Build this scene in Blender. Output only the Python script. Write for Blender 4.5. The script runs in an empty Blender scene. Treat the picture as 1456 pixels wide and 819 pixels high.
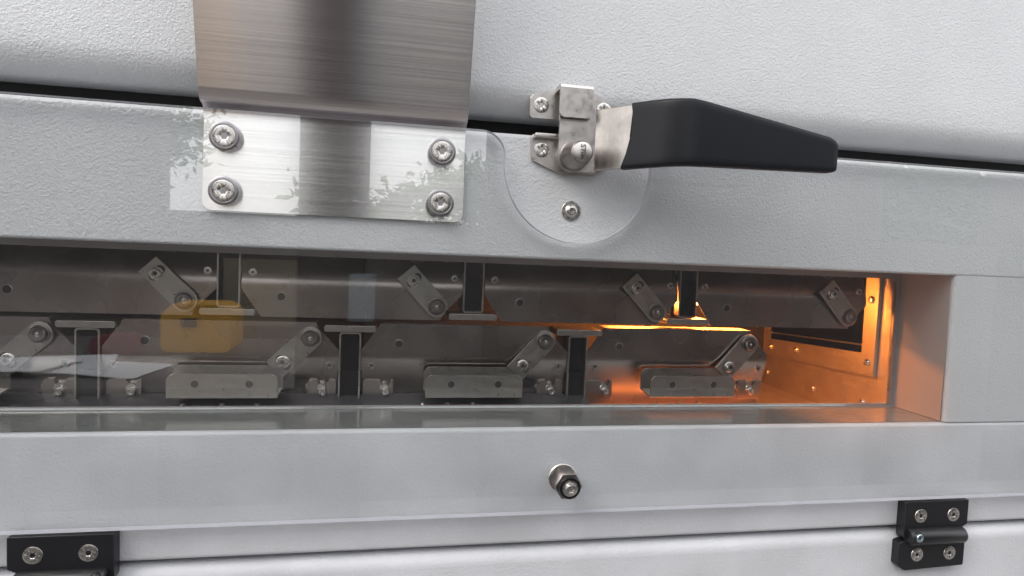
import bpy, bmesh, math, random
from mathutils import Vector, Matrix

S = 0.001                      # everything below is written in millimetres
C = bpy.context.scene.collection
random.seed(7)
R = math.radians

# ------------------------------------------------------------------ camera
# x runs along the machine, y into it (front sheet at y = 0), z up. The lens sits 450 mm in front of it.
cam_d = bpy.data.cameras.new('camera')
cam = bpy.data.objects.new('camera', cam_d)
C.objects.link(cam)
ex = Vector((4630, 144, 900)).normalized()          # machine x, z(down), y seen from the lens
ed = Vector((-672, 16000, 900))
ed = (ed - ex * ed.dot(ex)).normalized()
ey = ex.cross(ed)
right = Vector((ex.x, ey.x, -ed.x))
down = Vector((ex.y, ey.y, -ed.y))
fwd = Vector((ex.z, ey.z, -ed.z))
m = Matrix((right, -down, -fwd)).transposed().to_4x4()
m.translation = Vector((0, -450 * S, 0))
cam.matrix_world = m
cam_d.sensor_width = 36
cam_d.lens = 900 / 1456 * 36
cam_d.clip_start = 0.01
cam_d.clip_end = 500
scene = bpy.context.scene
scene.camera = cam

# ------------------------------------------------------------------ daylight
SUN_EL, SUN_AZ = 45, 236       # degrees; the sun stands behind the camera, a little left, veiled by cloud
world = bpy.data.worlds.new('World')
scene.world = world
world.use_nodes = True
wn = world.node_tree
for n in list(wn.nodes):
    wn.nodes.remove(n)
sky = wn.nodes.new('ShaderNodeTexSky')
sky.sky_type = 'NISHITA'
sky.sun_disc = False
sky.sun_elevation = R(SUN_EL)
sky.sun_rotation = R(SUN_AZ)
sky.air_density = 1.0
sky.dust_density = 4.0
sky.ozone_density = 1.0
cloud = wn.nodes.new('ShaderNodeMixRGB')
cloud.inputs[0].default_value = 0.8
cloud.inputs[2].default_value = (16.2, 16.2, 16.5, 1)
bg = wn.nodes.new('ShaderNodeBackground')
bg.inputs['Strength'].default_value = 0.14
wo = wn.nodes.new('ShaderNodeOutputWorld')
wn.links.new(sky.outputs[0], cloud.inputs[1])
wn.links.new(cloud.outputs[0], bg.inputs['Color'])
wn.links.new(bg.outputs[0], wo.inputs['Surface'])
sun_d = bpy.data.lights.new('sun', 'SUN')
sun_d.energy = 1.2
sun_d.angle = R(34)
sun_d.color = (1, 0.96, 0.9)
sun = bpy.data.objects.new('sun', sun_d)
C.objects.link(sun)
az = R(SUN_AZ)
sdir = Vector((math.sin(az) * math.cos(R(SUN_EL)), math.cos(az) * math.cos(R(SUN_EL)), math.sin(R(SUN_EL))))
sun.rotation_euler = sdir.to_track_quat('Z', 'Y').to_euler()
sun.location = (0, -3, 5)
vs = scene.view_settings
vs.view_transform = 'Standard'
vs.look = 'None'
vs.gamma = 1
vs.exposure = 0.05
vs.use_curve_mapping = False
scene.render.engine = 'CYCLES'
scene.cycles.use_denoising = True
scene.cycles.max_bounces = 14
scene.cycles.transparent_max_bounces = 24
scene.cycles.glossy_bounces = 8
scene.cycles.sample_clamp_indirect = 4


# ------------------------------------------------------------------ materials
def new_mat(name):
    mt = bpy.data.materials.new(name)
    mt.use_nodes = True
    nt = mt.node_tree
    b = nt.nodes.get('Principled BSDF')
    return mt, nt, b


def coords(nt, scale=(1, 1, 1)):
    tc = nt.nodes.new('ShaderNodeTexCoord')
    mp = nt.nodes.new('ShaderNodeMapping')
    mp.inputs['Scale'].default_value = scale
    mp.inputs['Location'].default_value = (3.317, 7.271, 5.193)
    nt.links.new(tc.outputs['Object'], mp.inputs['Vector'])
    return mp.outputs['Vector']


def noise(nt, vec, scale, detail=3, rough=0.5, dist=0.0):
    n = nt.nodes.new('ShaderNodeTexNoise')
    n.inputs['Scale'].default_value = scale
    n.inputs['Detail'].default_value = detail
    n.inputs['Roughness'].default_value = rough
    n.inputs['Distortion'].default_value = dist
    nt.links.new(vec, n.inputs['Vector'])
    return n.outputs['Fac']


def ramp(nt, fac, stops):
    r = nt.nodes.new('ShaderNodeValToRGB')
    el = r.color_ramp.elements
    while len(el) < len(stops):
        el.new(0.5)
    for e, (p, c) in zip(el, stops):
        e.position = p
        e.color = (*c, 1) if len(c) == 3 else c
    nt.links.new(fac, r.inputs['Fac'])
    return r.outputs['Color']


def bump(nt, b, height, strength, dist_mm):
    if strength <= 0:
        return None
    n = nt.nodes.new('ShaderNodeBump')
    n.inputs['Strength'].default_value = strength
    n.inputs['Distance'].default_value = dist_mm * S
    nt.links.new(height, n.inputs['Height'])
    nt.links.new(n.outputs['Normal'], b.inputs['Normal'])
    return n


def g(v):
    return (v, v, v)


def paint(name, col, rough=0.38, size=520, strength=0.55, dist=0.10, blotch=0.03, aniso=(1, 1, 1)):
    """leather-grained powder coat"""
    mt, nt, b = new_mat(name)
    v = coords(nt, aniso)
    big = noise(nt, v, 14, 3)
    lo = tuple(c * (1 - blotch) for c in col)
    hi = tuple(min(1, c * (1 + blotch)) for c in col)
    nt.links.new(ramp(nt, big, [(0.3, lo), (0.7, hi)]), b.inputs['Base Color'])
    rr = noise(nt, v, 40, 4)
    nt.links.new(ramp(nt, rr, [(0.3, g(rough - 0.02)), (0.7, g(rough + 0.02))]), b.inputs['Roughness'])
    b.inputs['IOR'].default_value = 1.5
    h = noise(nt, v, size, 2.5, 0.55, 0.6)
    bump(nt, b, h, strength, dist)
    return mt


def metal(name, col, rough=0.3, brush=None, bstr=0.15, bdist=0.02, mottle=0.10, mscale=60, aniso=0.0):
    mt, nt, b = new_mat(name)
    b.inputs['Metallic'].default_value = 1
    v0 = coords(nt)
    mo = noise(nt, v0, mscale, 5 if bstr > 0 else 1.5, 0.6)
    lo = tuple(c * (1 - mottle) for c in col)
    hi = tuple(min(1, c * (1 + mottle)) for c in col)
    nt.links.new(ramp(nt, mo, [(0.3, lo), (0.7, hi)]), b.inputs['Base Color'])
    if aniso:
        v = coords(nt, (3, 3, 1400))
        st = noise(nt, v, 1, 5, 0.75)
        nt.links.new(ramp(nt, st, [(0.3, tuple(c * 0.80 for c in col)), (0.7, tuple(min(1, c * 1.14) for c in col))]), b.inputs['Base Color'])
    if brush:
        v = coords(nt, brush)
        br = noise(nt, v, 1, 4, 0.7)
        nt.links.new(ramp(nt, br, [(0.25, g(max(0.03, rough - (0.03 if aniso else 0.10)))), (0.75, g(rough + (0.04 if aniso else 0.12)))]), b.inputs['Roughness'])
        bump(nt, b, br, bstr, bdist)
    else:
        r2 = noise(nt, v0, mscale * (4 if bstr > 0 else 1.3), 4 if bstr > 0 else 1, 0.5)
        nt.links.new(ramp(nt, r2, [(0.3, g(max(0.03, rough - 0.07))), (0.7, g(rough + 0.08))]), b.inputs['Roughness'])
        bump(nt, b, r2, bstr, bdist)
    if aniso:
        # brushed along x: reflections smear up and down
        b.inputs['Anisotropic'].default_value = aniso
        tg = nt.nodes.new('ShaderNodeCombineXYZ')
        tg.inputs[2].default_value = 1
        nt.links.new(tg.outputs[0], b.inputs['Tangent'])
    return mt


def plain(name, col, rough=0.5, size=900, strength=0.15, dist=0.05, spec=0.5):
    mt, nt, b = new_mat(name)
    v = coords(nt)
    n = noise(nt, v, 25, 4)
    nt.links.new(ramp(nt, n, [(0.3, tuple(c * 0.9 for c in col)), (0.7, tuple(min(1, c * 1.1) for c in col))]), b.inputs['Base Color'])
    b.inputs['Roughness'].default_value = rough
    b.inputs['Specular IOR Level'].default_value = spec
    bump(nt, b, noise(nt, v, size, 2), strength, dist)
    return mt


M = {}
M['paint'] = paint('light_grey_powder_coat', (0.60, 0.615, 0.63), 0.30, 600, 1.0, 0.8)
M['paint_fine'] = paint('fine_grey_powder_coat', (0.60, 0.61, 0.635), 0.33, 480, 1.0, 0.4, 0.10)  # the strong blotches stand in for blurred reflections on the lower sheets
M['sill'] = paint('glossy_sill_paint', (0.20, 0.21, 0.203), 0.07, 360, 1.0, 0.13)  # same grey paint, its colour darkened for the shade on the sill
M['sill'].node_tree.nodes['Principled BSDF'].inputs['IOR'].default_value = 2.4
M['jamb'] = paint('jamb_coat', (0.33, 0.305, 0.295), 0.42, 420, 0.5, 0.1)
M['brushed'] = metal('brushed_stainless', (0.70, 0.66, 0.645), 0.21, (5, 5, 2200), 0.5, 0.006, 0.06, 25, 1.0)
M['plate'] = metal('satin_stainless', (0.74, 0.72, 0.70), 0.24, (20, 20, 700), 0, 0.004, 0.06, 25, 1.0)
M['cast'] = metal('stamped_stainless', (0.62, 0.595, 0.57), 0.34, None, 0.12, 0.01, 0.05, 60)
M['arm'] = metal('ground_stainless', (0.46, 0.43, 0.40), 0.36, (700, 700, 60), 0.25, 0.02, 0.16, 80)
M['screw'] = metal('screw_steel', (0.62, 0.60, 0.57), 0.27, None, 0.2, 0.02, 0.08, 120)
M['sheet'] = metal('module_sheet', (0.34, 0.305, 0.285), 0.26, None, 0, 0.01, 0.10, 17)
M['sheet_light'] = metal('bracket_sheet', (0.46, 0.44, 0.41), 0.34, None, 0.35, 0.03, 0.10, 70)
M['wall_sheet'] = metal('galvanised_sheet', (0.62, 0.56, 0.50), 0.5, (60, 220, 220), 0.2, 0.02, 0.12, 35)
M['dark'] = plain('black_steel', (0.006, 0.006, 0.008), 0.6, spec=0.25)
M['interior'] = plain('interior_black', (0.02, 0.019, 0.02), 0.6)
M['void'] = plain('matt_black', (0.003, 0.003, 0.003), 1.0, spec=0.0)
M['apron'] = paint('dark_apron', (0.05, 0.05, 0.055), 0.22, 420, 0.6, 0.12)
M['rubber'] = plain('black_grip', (0.008, 0.009, 0.012), 0.40, 1600, 0.12, 0.03, 0.3)
M['hinge'] = plain('black_polyamide', (0.010, 0.010, 0.012), 0.36, 1300, 0.25, 0.04)
M['gasket'] = plain('black_gasket', (0.015, 0.015, 0.016), 0.7)
M['ring'] = metal('dark_washer', (0.36, 0.35, 0.36), 0.35)
M['recess'] = plain('screw_recess', (0.05, 0.048, 0.046), 0.4)
M['blued'] = metal('zinc_pin', (0.55, 0.68, 0.74), 0.25)
M['seal_ring'] = plain('rubber_ring', (0.006, 0.006, 0.006), 0.25, 500, 0.0)
M['spacer'] = metal('spacer_steel', (0.26, 0.235, 0.225), 0.35, None, 0.3, 0.05, 0.2, 120)
M['ground'] = plain('pale_paving', (0.20, 0.19, 0.185), 0.9, 60, 0.5, 2)
M['facade'] = plain('brown_render', (0.06, 0.052, 0.05), 0.8, 60, 0.4, 2)
M['beige'] = plain('beige_board', (0.26, 0.23, 0.17), 0.7, 60, 0.1, 1)
M['bluegrey'] = plain('blue_grey_paint', (0.30, 0.38, 0.43), 0.5, 60, 0.1, 1)
M['roof'] = plain('canopy_sheet', (0.35, 0.35, 0.35), 0.8, 60, 0.3, 2)
M['post'] = plain('dark_post', (0.035, 0.024, 0.024), 0.6, 60, 0.3, 2)
M['wood'] = plain('table_board', (0.12, 0.11, 0.11), 0.5, 60, 0.2, 1)
M['yellow'] = plain('yellow_plastic', (0.80, 0.42, 0.03), 0.45, 100, 0.1, 1)
M['red'] = plain('maroon_fabric', (0.16, 0.02, 0.035), 0.8, 300, 0.4, 1)
M['paper'] = plain('white_paper', (0.78, 0.80, 0.84), 0.7, 60, 0.1, 1)
M['bark'] = plain('bark', (0.09, 0.07, 0.05), 0.9, 60, 0.7, 6)
M['letter'] = plain('engraving', (0.10, 0.09, 0.085), 0.5)


def leaf_mat(name, col):
    mt, nt, b = new_mat(name)
    v = coords(nt)
    n = noise(nt, v, 3, 3)
    nt.links.new(ramp(nt, n, [(0.3, tuple(c * 0.6 for c in col)), (0.7, tuple(c * 1.3 for c in col))]), b.inputs['Base Color'])
    b.inputs['Roughness'].default_value = 0.5
    tr = nt.nodes.new('ShaderNodeBsdfTranslucent')
    tr.inputs['Color'].default_value = (col[0] * 1.6, col[1] * 1.8, col[2], 1)
    mx = nt.nodes.new('ShaderNodeMixShader')
    mx.inputs[0].default_value = 0.4
    nt.links.new(b.outputs[0], mx.inputs[1])
    nt.links.new(tr.outputs[0], mx.inputs[2])
    nt.links.new(mx.outputs[0], nt.nodes['Material Output'].inputs['Surface'])
    return mt


M['leaf'] = leaf_mat('leaf_green', (0.09, 0.15, 0.045))


def pane_mat(name, tint, edge=False):
    mt = bpy.data.materials.new(name)
    mt.use_nodes = True
    nt = mt.node_tree
    for n in list(nt.nodes):
        nt.nodes.remove(n)
    out = nt.nodes.new('ShaderNodeOutputMaterial')
    tr = nt.nodes.new('ShaderNodeBsdfTransparent')
    tr.inputs['Color'].default_value = (*tint, 1)
    gl = nt.nodes.new('ShaderNodeBsdfGlossy')
    gl.inputs['Roughness'].default_value = 0.0
    gl.inputs['Color'].default_value = (1, 1, 1, 1)
    lw = nt.nodes.new('ShaderNodeLayerWeight')
    lw.inputs['Blend'].default_value = 0.5
    p = nt.nodes.new('ShaderNodeMath')
    p.operation = 'POWER'
    p.inputs[1].default_value = 5
    nt.links.new(lw.outputs['Facing'], p.inputs[0])
    k = nt.nodes.new('ShaderNodeMath')
    k.operation = 'MULTIPLY_ADD'
    k.inputs[1].default_value = 0.93
    k.inputs[2].default_value = 0.07
    k.use_clamp = True
    nt.links.new(p.outputs[0], k.inputs[0])
    mx = nt.nodes.new('ShaderNodeMixShader')
    nt.links.new(k.outputs[0], mx.inputs[0])
    nt.links.new(tr.outputs[0], mx.inputs[1])
    nt.links.new(gl.outputs[0], mx.inputs[2])
    last = mx
    tc = nt.nodes.new('ShaderNodeTexCoord')
    if edge:
        df = nt.nodes.new('ShaderNodeBsdfDiffuse')
        df.inputs['Color'].default_value = (0.50, 0.50, 0.54, 1)
        m2 = nt.nodes.new('ShaderNodeMixShader')
        m2.inputs[0].default_value = 0.75
        nt.links.new(mx.outputs[0], m2.inputs[1])
        nt.links.new(df.outputs[0], m2.inputs[2])
        last = m2
    else:
        # a breath of dust on the sheet
        df = nt.nodes.new('ShaderNodeBsdfDiffuse')
        df.inputs['Color'].default_value = (0.7, 0.7, 0.7, 1)
        v = tc.outputs['Object']
        n1 = noise(nt, v, 9, 5, 0.65)
        n2 = noise(nt, v, 700, 2, 0.5)
        r1 = ramp(nt, n1, [(0.35, g(0.002)), (0.8, g(0.011))])
        r2 = ramp(nt, n2, [(0.72, g(0.0)), (0.80, g(0.35))])
        ad = nt.nodes.new('ShaderNodeMixRGB')
        ad.blend_type = 'MULTIPLY'
        ad.inputs[0].default_value = 1
        sm = nt.nodes.new('ShaderNodeMath')
        sm.operation = 'MULTIPLY_ADD'
        nt.links.new(r1, sm.inputs[0])
        nt.links.new(r2, sm.inputs[1])
        nt.links.new(r1, sm.inputs[2])
        m2 = nt.nodes.new('ShaderNodeMixShader')
        nt.links.new(sm.outputs[0], m2.inputs[0])
        nt.links.new(mx.outputs[0], m2.inputs[1])
        nt.links.new(df.outputs[0], m2.inputs[2])
        nt.nodes.remove(ad)
        last = m2
    nt.links.new(last.outputs[0], out.inputs['Surface'])
    return mt


M['pane'] = pane_mat('clear_polycarbonate', (0.985, 0.99, 0.99))
M['pane_edge'] = pane_mat('polycarbonate_edge', (0.80, 0.80, 0.88), True)


def emit_mat(name, col, strength):
    mt, nt, b = new_mat(name)
    b.inputs['Base Color'].default_value = (0.8, 0.4, 0.1, 1)
    b.inputs['Emission Color'].default_value = (*col, 1)
    b.inputs['Emission Strength'].default_value = strength
    return mt


M['amber_low'] = emit_mat('amber_low_glow', (1.0, 0.24, 0.05), 5.5)
M['amber'] = emit_mat('amber_glow', (1.0, 0.28, 0.04), 125)


# ------------------------------------------------------------------ mesh helpers
def link(name, me, parent=None, loc=None, mats=()):
    o = bpy.data.objects.new(name, me)
    C.objects.link(o)
    for mt in mats:
        me.materials.append(mt)
    if parent:
        o.parent = parent
    if loc is not None:
        o.location = Vector(loc) * S
    return o


def finish(bm, name, mat, parent=None, origin=(0, 0, 0), loc=None, smooth=35, recalc=True):
    """bm in mm, in its parent's frame; origin = the parent's origin in the same mm frame"""
    if recalc:
        bmesh.ops.recalc_face_normals(bm, faces=bm.faces)
    bmesh.ops.translate(bm, verts=bm.verts, vec=-Vector(origin))
    bmesh.ops.scale(bm, verts=bm.verts, vec=(S, S, S))
    me = bpy.data.meshes.new(name)
    bm.to_mesh(me)
    bm.free()
    tot = sum(p.area for p in me.polygons) or 1
    me.set_sharp_from_angle(angle=R(smooth))
    for p in me.polygons:
        p.use_smooth = len(p.vertices) <= 4 and p.area < 0.12 * tot
    mats = mat if isinstance(mat, (list, tuple)) else [mat]
    return link(name, me, parent, loc, mats)


def thing(name, label, cat, loc=(0, 0, 0), group=None, kind=None):
    o = bpy.data.objects.new(name, None)
    o.empty_display_size = 0.01
    C.objects.link(o)
    o.location = Vector(loc) * S
    tag(o, label, cat, group, kind)
    o['o_mm'] = list(loc)
    return o


def tag(o, label=None, cat=None, group=None, kind=None):
    if label:
        o['label'] = label
    if cat:
        o['category'] = cat
    if group:
        o['group'] = group
    if kind:
        o['kind'] = kind
    return o


def org(o):
    return tuple(o['o_mm'])


def box(bm, x0, x1, y0, y1, z0, z1):
    vs_ = [bm.verts.new(p) for p in ((x0, y0, z0), (x1, y0, z0), (x1, y1, z0), (x0, y1, z0),
                                     (x0, y0, z1), (x1, y0, z1), (x1, y1, z1), (x0, y1, z1))]
    for f in ((0, 1, 2, 3), (4, 5, 6, 7), (0, 1, 5, 4), (1, 2, 6, 5), (2, 3, 7, 6), (3, 0, 4, 7)):
        bm.faces.new([vs_[i] for i in f])
    return vs_


def round_poly(pts, radii, n=5):
    """round the corners of a closed 2-D outline"""
    out = []
    N = len(pts)
    for i in range(N):
        p = Vector(pts[i])
        a = Vector(pts[i - 1])
        b = Vector(pts[(i + 1) % N])
        r = radii[i] if isinstance(radii, (list, tuple)) else radii
        if r <= 0:
            out.append(tuple(p))
            continue
        u = (a - p)
        v = (b - p)
        lu, lv = u.length, v.length
        u.normalize()
        v.normalize()
        ang = u.angle(v)
        if ang > math.pi - 0.02:
            out.append(tuple(p))
            continue
        d = min(r / math.tan(ang / 2), lu * 0.48, lv * 0.48)
        r = d * math.tan(ang / 2)
        c = p + (u + v).normalized() * (r / math.sin(ang / 2))
        s = p + u * d - c
        e = p + v * d - c
        a0 = math.atan2(s.y, s.x)
        a1 = math.atan2(e.y, e.x)
        da = (a1 - a0 + math.pi) % (2 * math.pi) - math.pi
        for k in range(n + 1):
            t = a0 + da * k / n
            out.append((c.x + r * math.cos(t), c.y + r * math.sin(t)))
    return out


def prism(bm, outline, y0, y1, bev=0.0, seg=2, back=True):
    """outline in (x, z), front at y0 (towards the lens), back at y1"""
    f = [bm.verts.new((x, y0, z)) for x, z in outline]
    b = [bm.verts.new((x, y1, z)) for x, z in outline]
    ff = bm.faces.new(f)
    if back:
        bm.faces.new(list(reversed(b)))
    n = len(f)
    sides = []
    for i in range(n):
        sides.append(bm.faces.new((f[i], b[i], b[(i + 1) % n], f[(i + 1) % n])))
    if bev:
        es = [e for e in ff.edges]
        bmesh.ops.bevel(bm, geom=es, offset=bev, segments=seg, profile=0.6, affect='EDGES')
    return sides


def sweep_x(bm, prof, x0, x1, nx=1):
    """closed (y, z) profile run along x"""
    rows = []
    for i in range(nx + 1):
        x = x0 + (x1 - x0) * i / nx
        rows.append([bm.verts.new((x, y, z)) for y, z in prof])
    n = len(prof)
    for a, b in zip(rows, rows[1:]):
        for k in range(n):
            bm.faces.new((a[k], a[(k + 1) % n], b[(k + 1) % n], b[k]))
    bm.faces.new(rows[0])
    bm.faces.new(list(reversed(rows[-1])))


def lathe(bm, prof, cx=0, cz=0, y=0, n=28, axis=(0, -1, 0), lobes=None):
    """prof = (radius, height) list, height measured along axis from y; lobes {index: amplitude} makes a star ring"""
    ax = Vector(axis).normalized()
    ref = Vector((0, 0, 1)) if abs(ax.z) < 0.9 else Vector((1, 0, 0))
    u = ax.cross(ref).normalized()
    v = ax.cross(u)
    c = Vector((cx, y, cz))
    rings = []
    for i, (r, h) in enumerate(prof):
        if r < 1e-6:
            rings.append([bm.verts.new(c + ax * h)])
            continue
        ring = []
        for k in range(n):
            t = 2 * math.pi * k / n
            rr = r
            if lobes and i in lobes:
                rr = r * (1 + lobes[i] * math.cos(6 * t))
            ring.append(bm.verts.new(c + ax * h + u * (rr * math.cos(t)) + v * (rr * math.sin(t))))
        rings.append(ring)
    for a, b in zip(rings, rings[1:]):
        if len(a) == 1 and len(b) == 1:
            continue
        for k in range(n):
            k2 = (k + 1) % n
            if len(a) == 1:
                bm.faces.new((a[0], b[k], b[k2]))
            elif len(b) == 1:
                bm.faces.new((a[k], a[k2], b[0]))
            else:
                bm.faces.new((a[k], a[k2], b[k2], b[k]))
    if len(rings[0]) > 1:
        bm.faces.new(rings[0])
    if len(rings[-1]) > 1:
        bm.faces.new(list(reversed(rings[-1])))


def csk_screw(parent, o, x, z, y, r=6.0, name='screw', ticks=True, hexr=2.2, mat=None, rot=0.0):
    """flat countersunk head with a star recess; a dark floor sits in it as a sub-part"""
    bm = bmesh.new()
    lathe(bm, [(r * 0.93, -0.8), (r, 0.0), (r * 0.97, 0.35), (r * 0.90, 0.5), (hexr * 1.25, 0.5), (hexr, 0.2), (hexr * 0.92, -1.3), (0, -1.6)],
          x, z, y, 36, lobes={5: 0.12, 6: 0.12})
    if ticks:
        for k in range(8):
            if k in (2, 6):
                continue
            t = 2 * math.pi * k / 8 + rot
            rr = r * 0.66
            cx, cz = x + rr * math.cos(t), z + rr * math.sin(t)
            w = r * 0.055
            l_ = r * 0.13
            d = Vector((math.cos(t), math.sin(t)))
            q = Vector((-d.y, d.x))
            c = Vector((cx, cz))
            prism(bm, [tuple(c + d * l_ + q * w), tuple(c - d * l_ + q * w), tuple(c - d * l_ - q * w), tuple(c + d * l_ - q * w)], y - 0.68, y - 0.45)
    s = finish(bm, name, mat or M['screw'], parent, o)
    bm = bmesh.new()
    lathe(bm, [(hexr * 0.86, 0.0), (0, 0.0)], x, z, y + 0.95, 12)
    finish(bm, 'recess', M['recess'], s, o)
    return s


def button_screw(parent, o, x, z, y, r=4.5, h=2.6, hexr=1.6, name='screw', washer=0, mat=None, n=28):
    bm = bmesh.new()
    lathe(bm, [(r, 0), (r * 1.0, h * 0.25), (r * 0.93, h * 0.6), (r * 0.75, h * 0.88), (r * 0.5, h), (hexr, h), (hexr * 0.9, h - 1.1), (0, h - 1.2)],
          x, z, y, n, lobes={5: 0.14, 6: 0.14})
    s = finish(bm, name, mat or M['screw'], parent, o)
    if washer:
        bm = bmesh.new()
        lathe(bm, [(washer, 0), (washer, 0.7), (washer * 0.96, 1.0), (r * 0.8, 1.0)], x, z, y, n)
        finish(bm, 'washer', M['screw'], s, o)
    return s


def arc(cx, cy, r, a0, a1, n):
    return [(cx + r * math.cos(R(a0 + (a1 - a0) * k / n)), cy + r * math.sin(R(a0 + (a1 - a0) * k / n))) for k in range(n + 1)]


XL, XR = -700, 720
SIDE = 466                    # right jamb of the opening
# ================================================================== the cabinet
# upper hood
hood = thing('cabinet_hood', 'upper light grey grained hood with a rolled lower edge above the dark gap', 'hood', (0, 0, 92))
prof = [(34, 460), (17, 300), (6, 190), (1.2, 141), (0.2, 128)] + [(17 - 17 * math.cos(R(a)), 120 - 21 * math.sin(R(a))) for a in range(0, 91, 6)] + [(60, 99), (70, 460)]
bm = bmesh.new()
sweep_x(bm, prof, XL, XR)
finish(bm, 'hood_sheet', M['paint'], hood, org(hood))

# front frame: the upper band, the sill, the right jamb, the lower band and everything screwed to them
frame = thing('front_frame', 'light grey sheet frame round the long opening behind the clear guard', 'frame', (0, 0, -217))
o = org(frame)
bm = bmesh.new()
prof = arc(3, 82, 3, 90, 180, 5) + arc(2, -2, 2, 180, 270, 4) + [(6, -4), (6, 60), (30, 82), (30, 85)]
prof = [(30, 85)] + arc(3, 82, 3, 90, 180, 5) + arc(2, -2, 2, 180, 270, 4) + [(57, -4), (57, 0), (14, 0), (14, 78), (30, 80)]
sweep_x(bm, prof, XL, XR)
finish(bm, 'upper_band', M['paint'], frame, o)
bm = bmesh.new()
prof = [(59, -129), (3, -129)] + arc(3, -132, 3, 90, 180, 6)[0:] + [(0, -160), (0, -190)] + arc(3.5, -213.5, 3.5, 180, 270, 5) + [(30, -217), (30, -211), (12, -209), (12, -136), (59, -134)]
sweep_x(bm, prof, XL, XR)
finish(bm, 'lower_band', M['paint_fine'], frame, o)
# glossy sill lies on the lower band between the jambs
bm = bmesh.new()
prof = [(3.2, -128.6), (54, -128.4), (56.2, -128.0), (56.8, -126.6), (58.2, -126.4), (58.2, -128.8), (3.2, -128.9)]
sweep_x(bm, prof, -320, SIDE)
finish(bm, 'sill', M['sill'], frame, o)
# right pier: front face flush with the bands, return face into the cabinet
bm = bmesh.new()
pier = [(SIDE, 3)] + [(SIDE + 3 - 3 * math.cos(R(a)), 3 - 3 * math.sin(R(a))) for a in (15, 30, 45, 60, 75, 90)] + [(XR, 0), (XR, 12), (SIDE + 12, 12), (SIDE + 12, 57), (SIDE, 57)]
lo_ = [bm.verts.new((x, y + 0.3, -128.4)) for x, y in pier]
hi_ = [bm.verts.new((x, y + 0.3, -3.6)) for x, y in pier]
for i in range(len(pier)):
    j = (i + 1) % len(pier)
    bm.faces.new((lo_[i], lo_[j], hi_[j], hi_[i]))
bm.faces.new(hi_)
bm.faces.new(list(reversed(lo_)))
finish(bm, 'pier', M['paint'], frame, o)
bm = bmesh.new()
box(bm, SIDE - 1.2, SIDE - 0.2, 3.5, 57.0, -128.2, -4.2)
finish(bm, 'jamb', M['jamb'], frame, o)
# inner sheet with the rounded opening, 57 mm behind the front
bm = bmesh.new()
inner = round_poly([(-312, -9.5), (459.5, -9.5), (459.5, -126), (-312, -126)], [4, 4, 1.5, 1.5], 5)
outer = [(-420, 12), (SIDE - 0.5, 12), (SIDE - 0.5, -128.2), (-420, -128.2)]


def ring_plate(bm, outer, inner, y0, y1):
    """plate between an outer rectangle and an inner rounded outline, by triangulated fill on both sides"""
    res = []
    for y in (y0, y1):
        vo = [bm.verts.new((x, y, z)) for x, z in outer]
        vi = [bm.verts.new((x, y, z)) for x, z in inner]
        es = [bm.edges.new((vo[i], vo[(i + 1) % len(vo)])) for i in range(len(vo))]
        es += [bm.edges.new((vi[i], vi[(i + 1) % len(vi)])) for i in range(len(vi))]
        bmesh.ops.triangle_fill(bm, edges=es, use_beauty=True)
        res.append((vo, vi))
    for k in (0, 1):
        a, b = res[0][k], res[1][k]
        for i in range(len(a)):
            j = (i + 1) % len(a)
            bm.faces.new((a[i], a[j], b[j], b[i]))


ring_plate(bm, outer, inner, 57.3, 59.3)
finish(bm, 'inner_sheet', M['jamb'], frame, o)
bm = bmesh.new()
rim = round_poly([(459.5, -9.5), (459.5, -126)], 0) if False else None
box(bm, 459.2, 460.6, 55.2, 57.5, -126, -13)
finish(bm, 'edge_trim', M['sheet_light'], frame, o)
# the raised screw in the cut-out
s = button_screw(frame, o, 129, 32, 0, 4.9, 3.4, 2.1, washer=7.3)
# row of small screws on the ledge just behind the sill
for x in (-151, -123, -98, 30, 50, 71, 233, 254, 273):
    bm = bmesh.new()
    lathe(bm, [(2.6, 0), (2.6, 0.9), (1.8, 2.0), (0, 2.2)], x, -127.4, 64, 16, axis=(0, 0, 1))
    finish(bm, 'screw', M['screw'], frame, o)
bm = bmesh.new()
sweep_x(bm, [(59.5, -130), (61, -129), (80, -121.6), (112, -118), (112, -124), (61, -133)], -330, 172)
finish(bm, 'apron', M['apron'], frame, o)

# lower service door
door = thing('service_door', 'light grey lower panel with a rolled top edge under the thin dark gap', 'door', (0, 0, -360))
bm = bmesh.new()
prof = [(40, -221.5), (22, -221.5)] + [(9 - 9 * math.sin(R(a)) if False else 10 - 10 * math.sin(R(a)), -231.5 + 10 * math.cos(R(a))) for a in range(0, 91, 9)] + [(0, -360), (40, -360)]
sweep_x(bm, prof, XL, XR)
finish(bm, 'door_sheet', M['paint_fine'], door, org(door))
# black strips stand in for the deep shade of both gaps
gk = thing('gap_gasket', 'black rubber gasket in the wide gap under the hood', 'gasket', (0, 34, 80))
bm = bmesh.new()
box(bm, XL, XR, 34, 38, 70, 110)
finish(bm, 'seal', M['gasket'], gk, org(gk))
gk = thing('gap_gasket', 'black rubber gasket in the thin gap above the lower panel', 'gasket', (0, 34, -230))
bm = bmesh.new()
box(bm, XL, XR, 31, 34, -235, -205)
finish(bm, 'seal', M['gasket'], gk, org(gk))

# ================================================================== the clear guard
guard = thing('clear_guard', 'clear hinged plastic guard over the opening with a round cut-out under the latch', 'guard', (0, -3, 85))
o = org(guard)
CX, CZ, CR = 131.5, 63, 54.5
top = 84
# outline, clockwise from the lower left
pts = [(XL + 5, -190.5), (XR - 5, -190.5), (XR - 5, top)]
fr = 17
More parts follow.
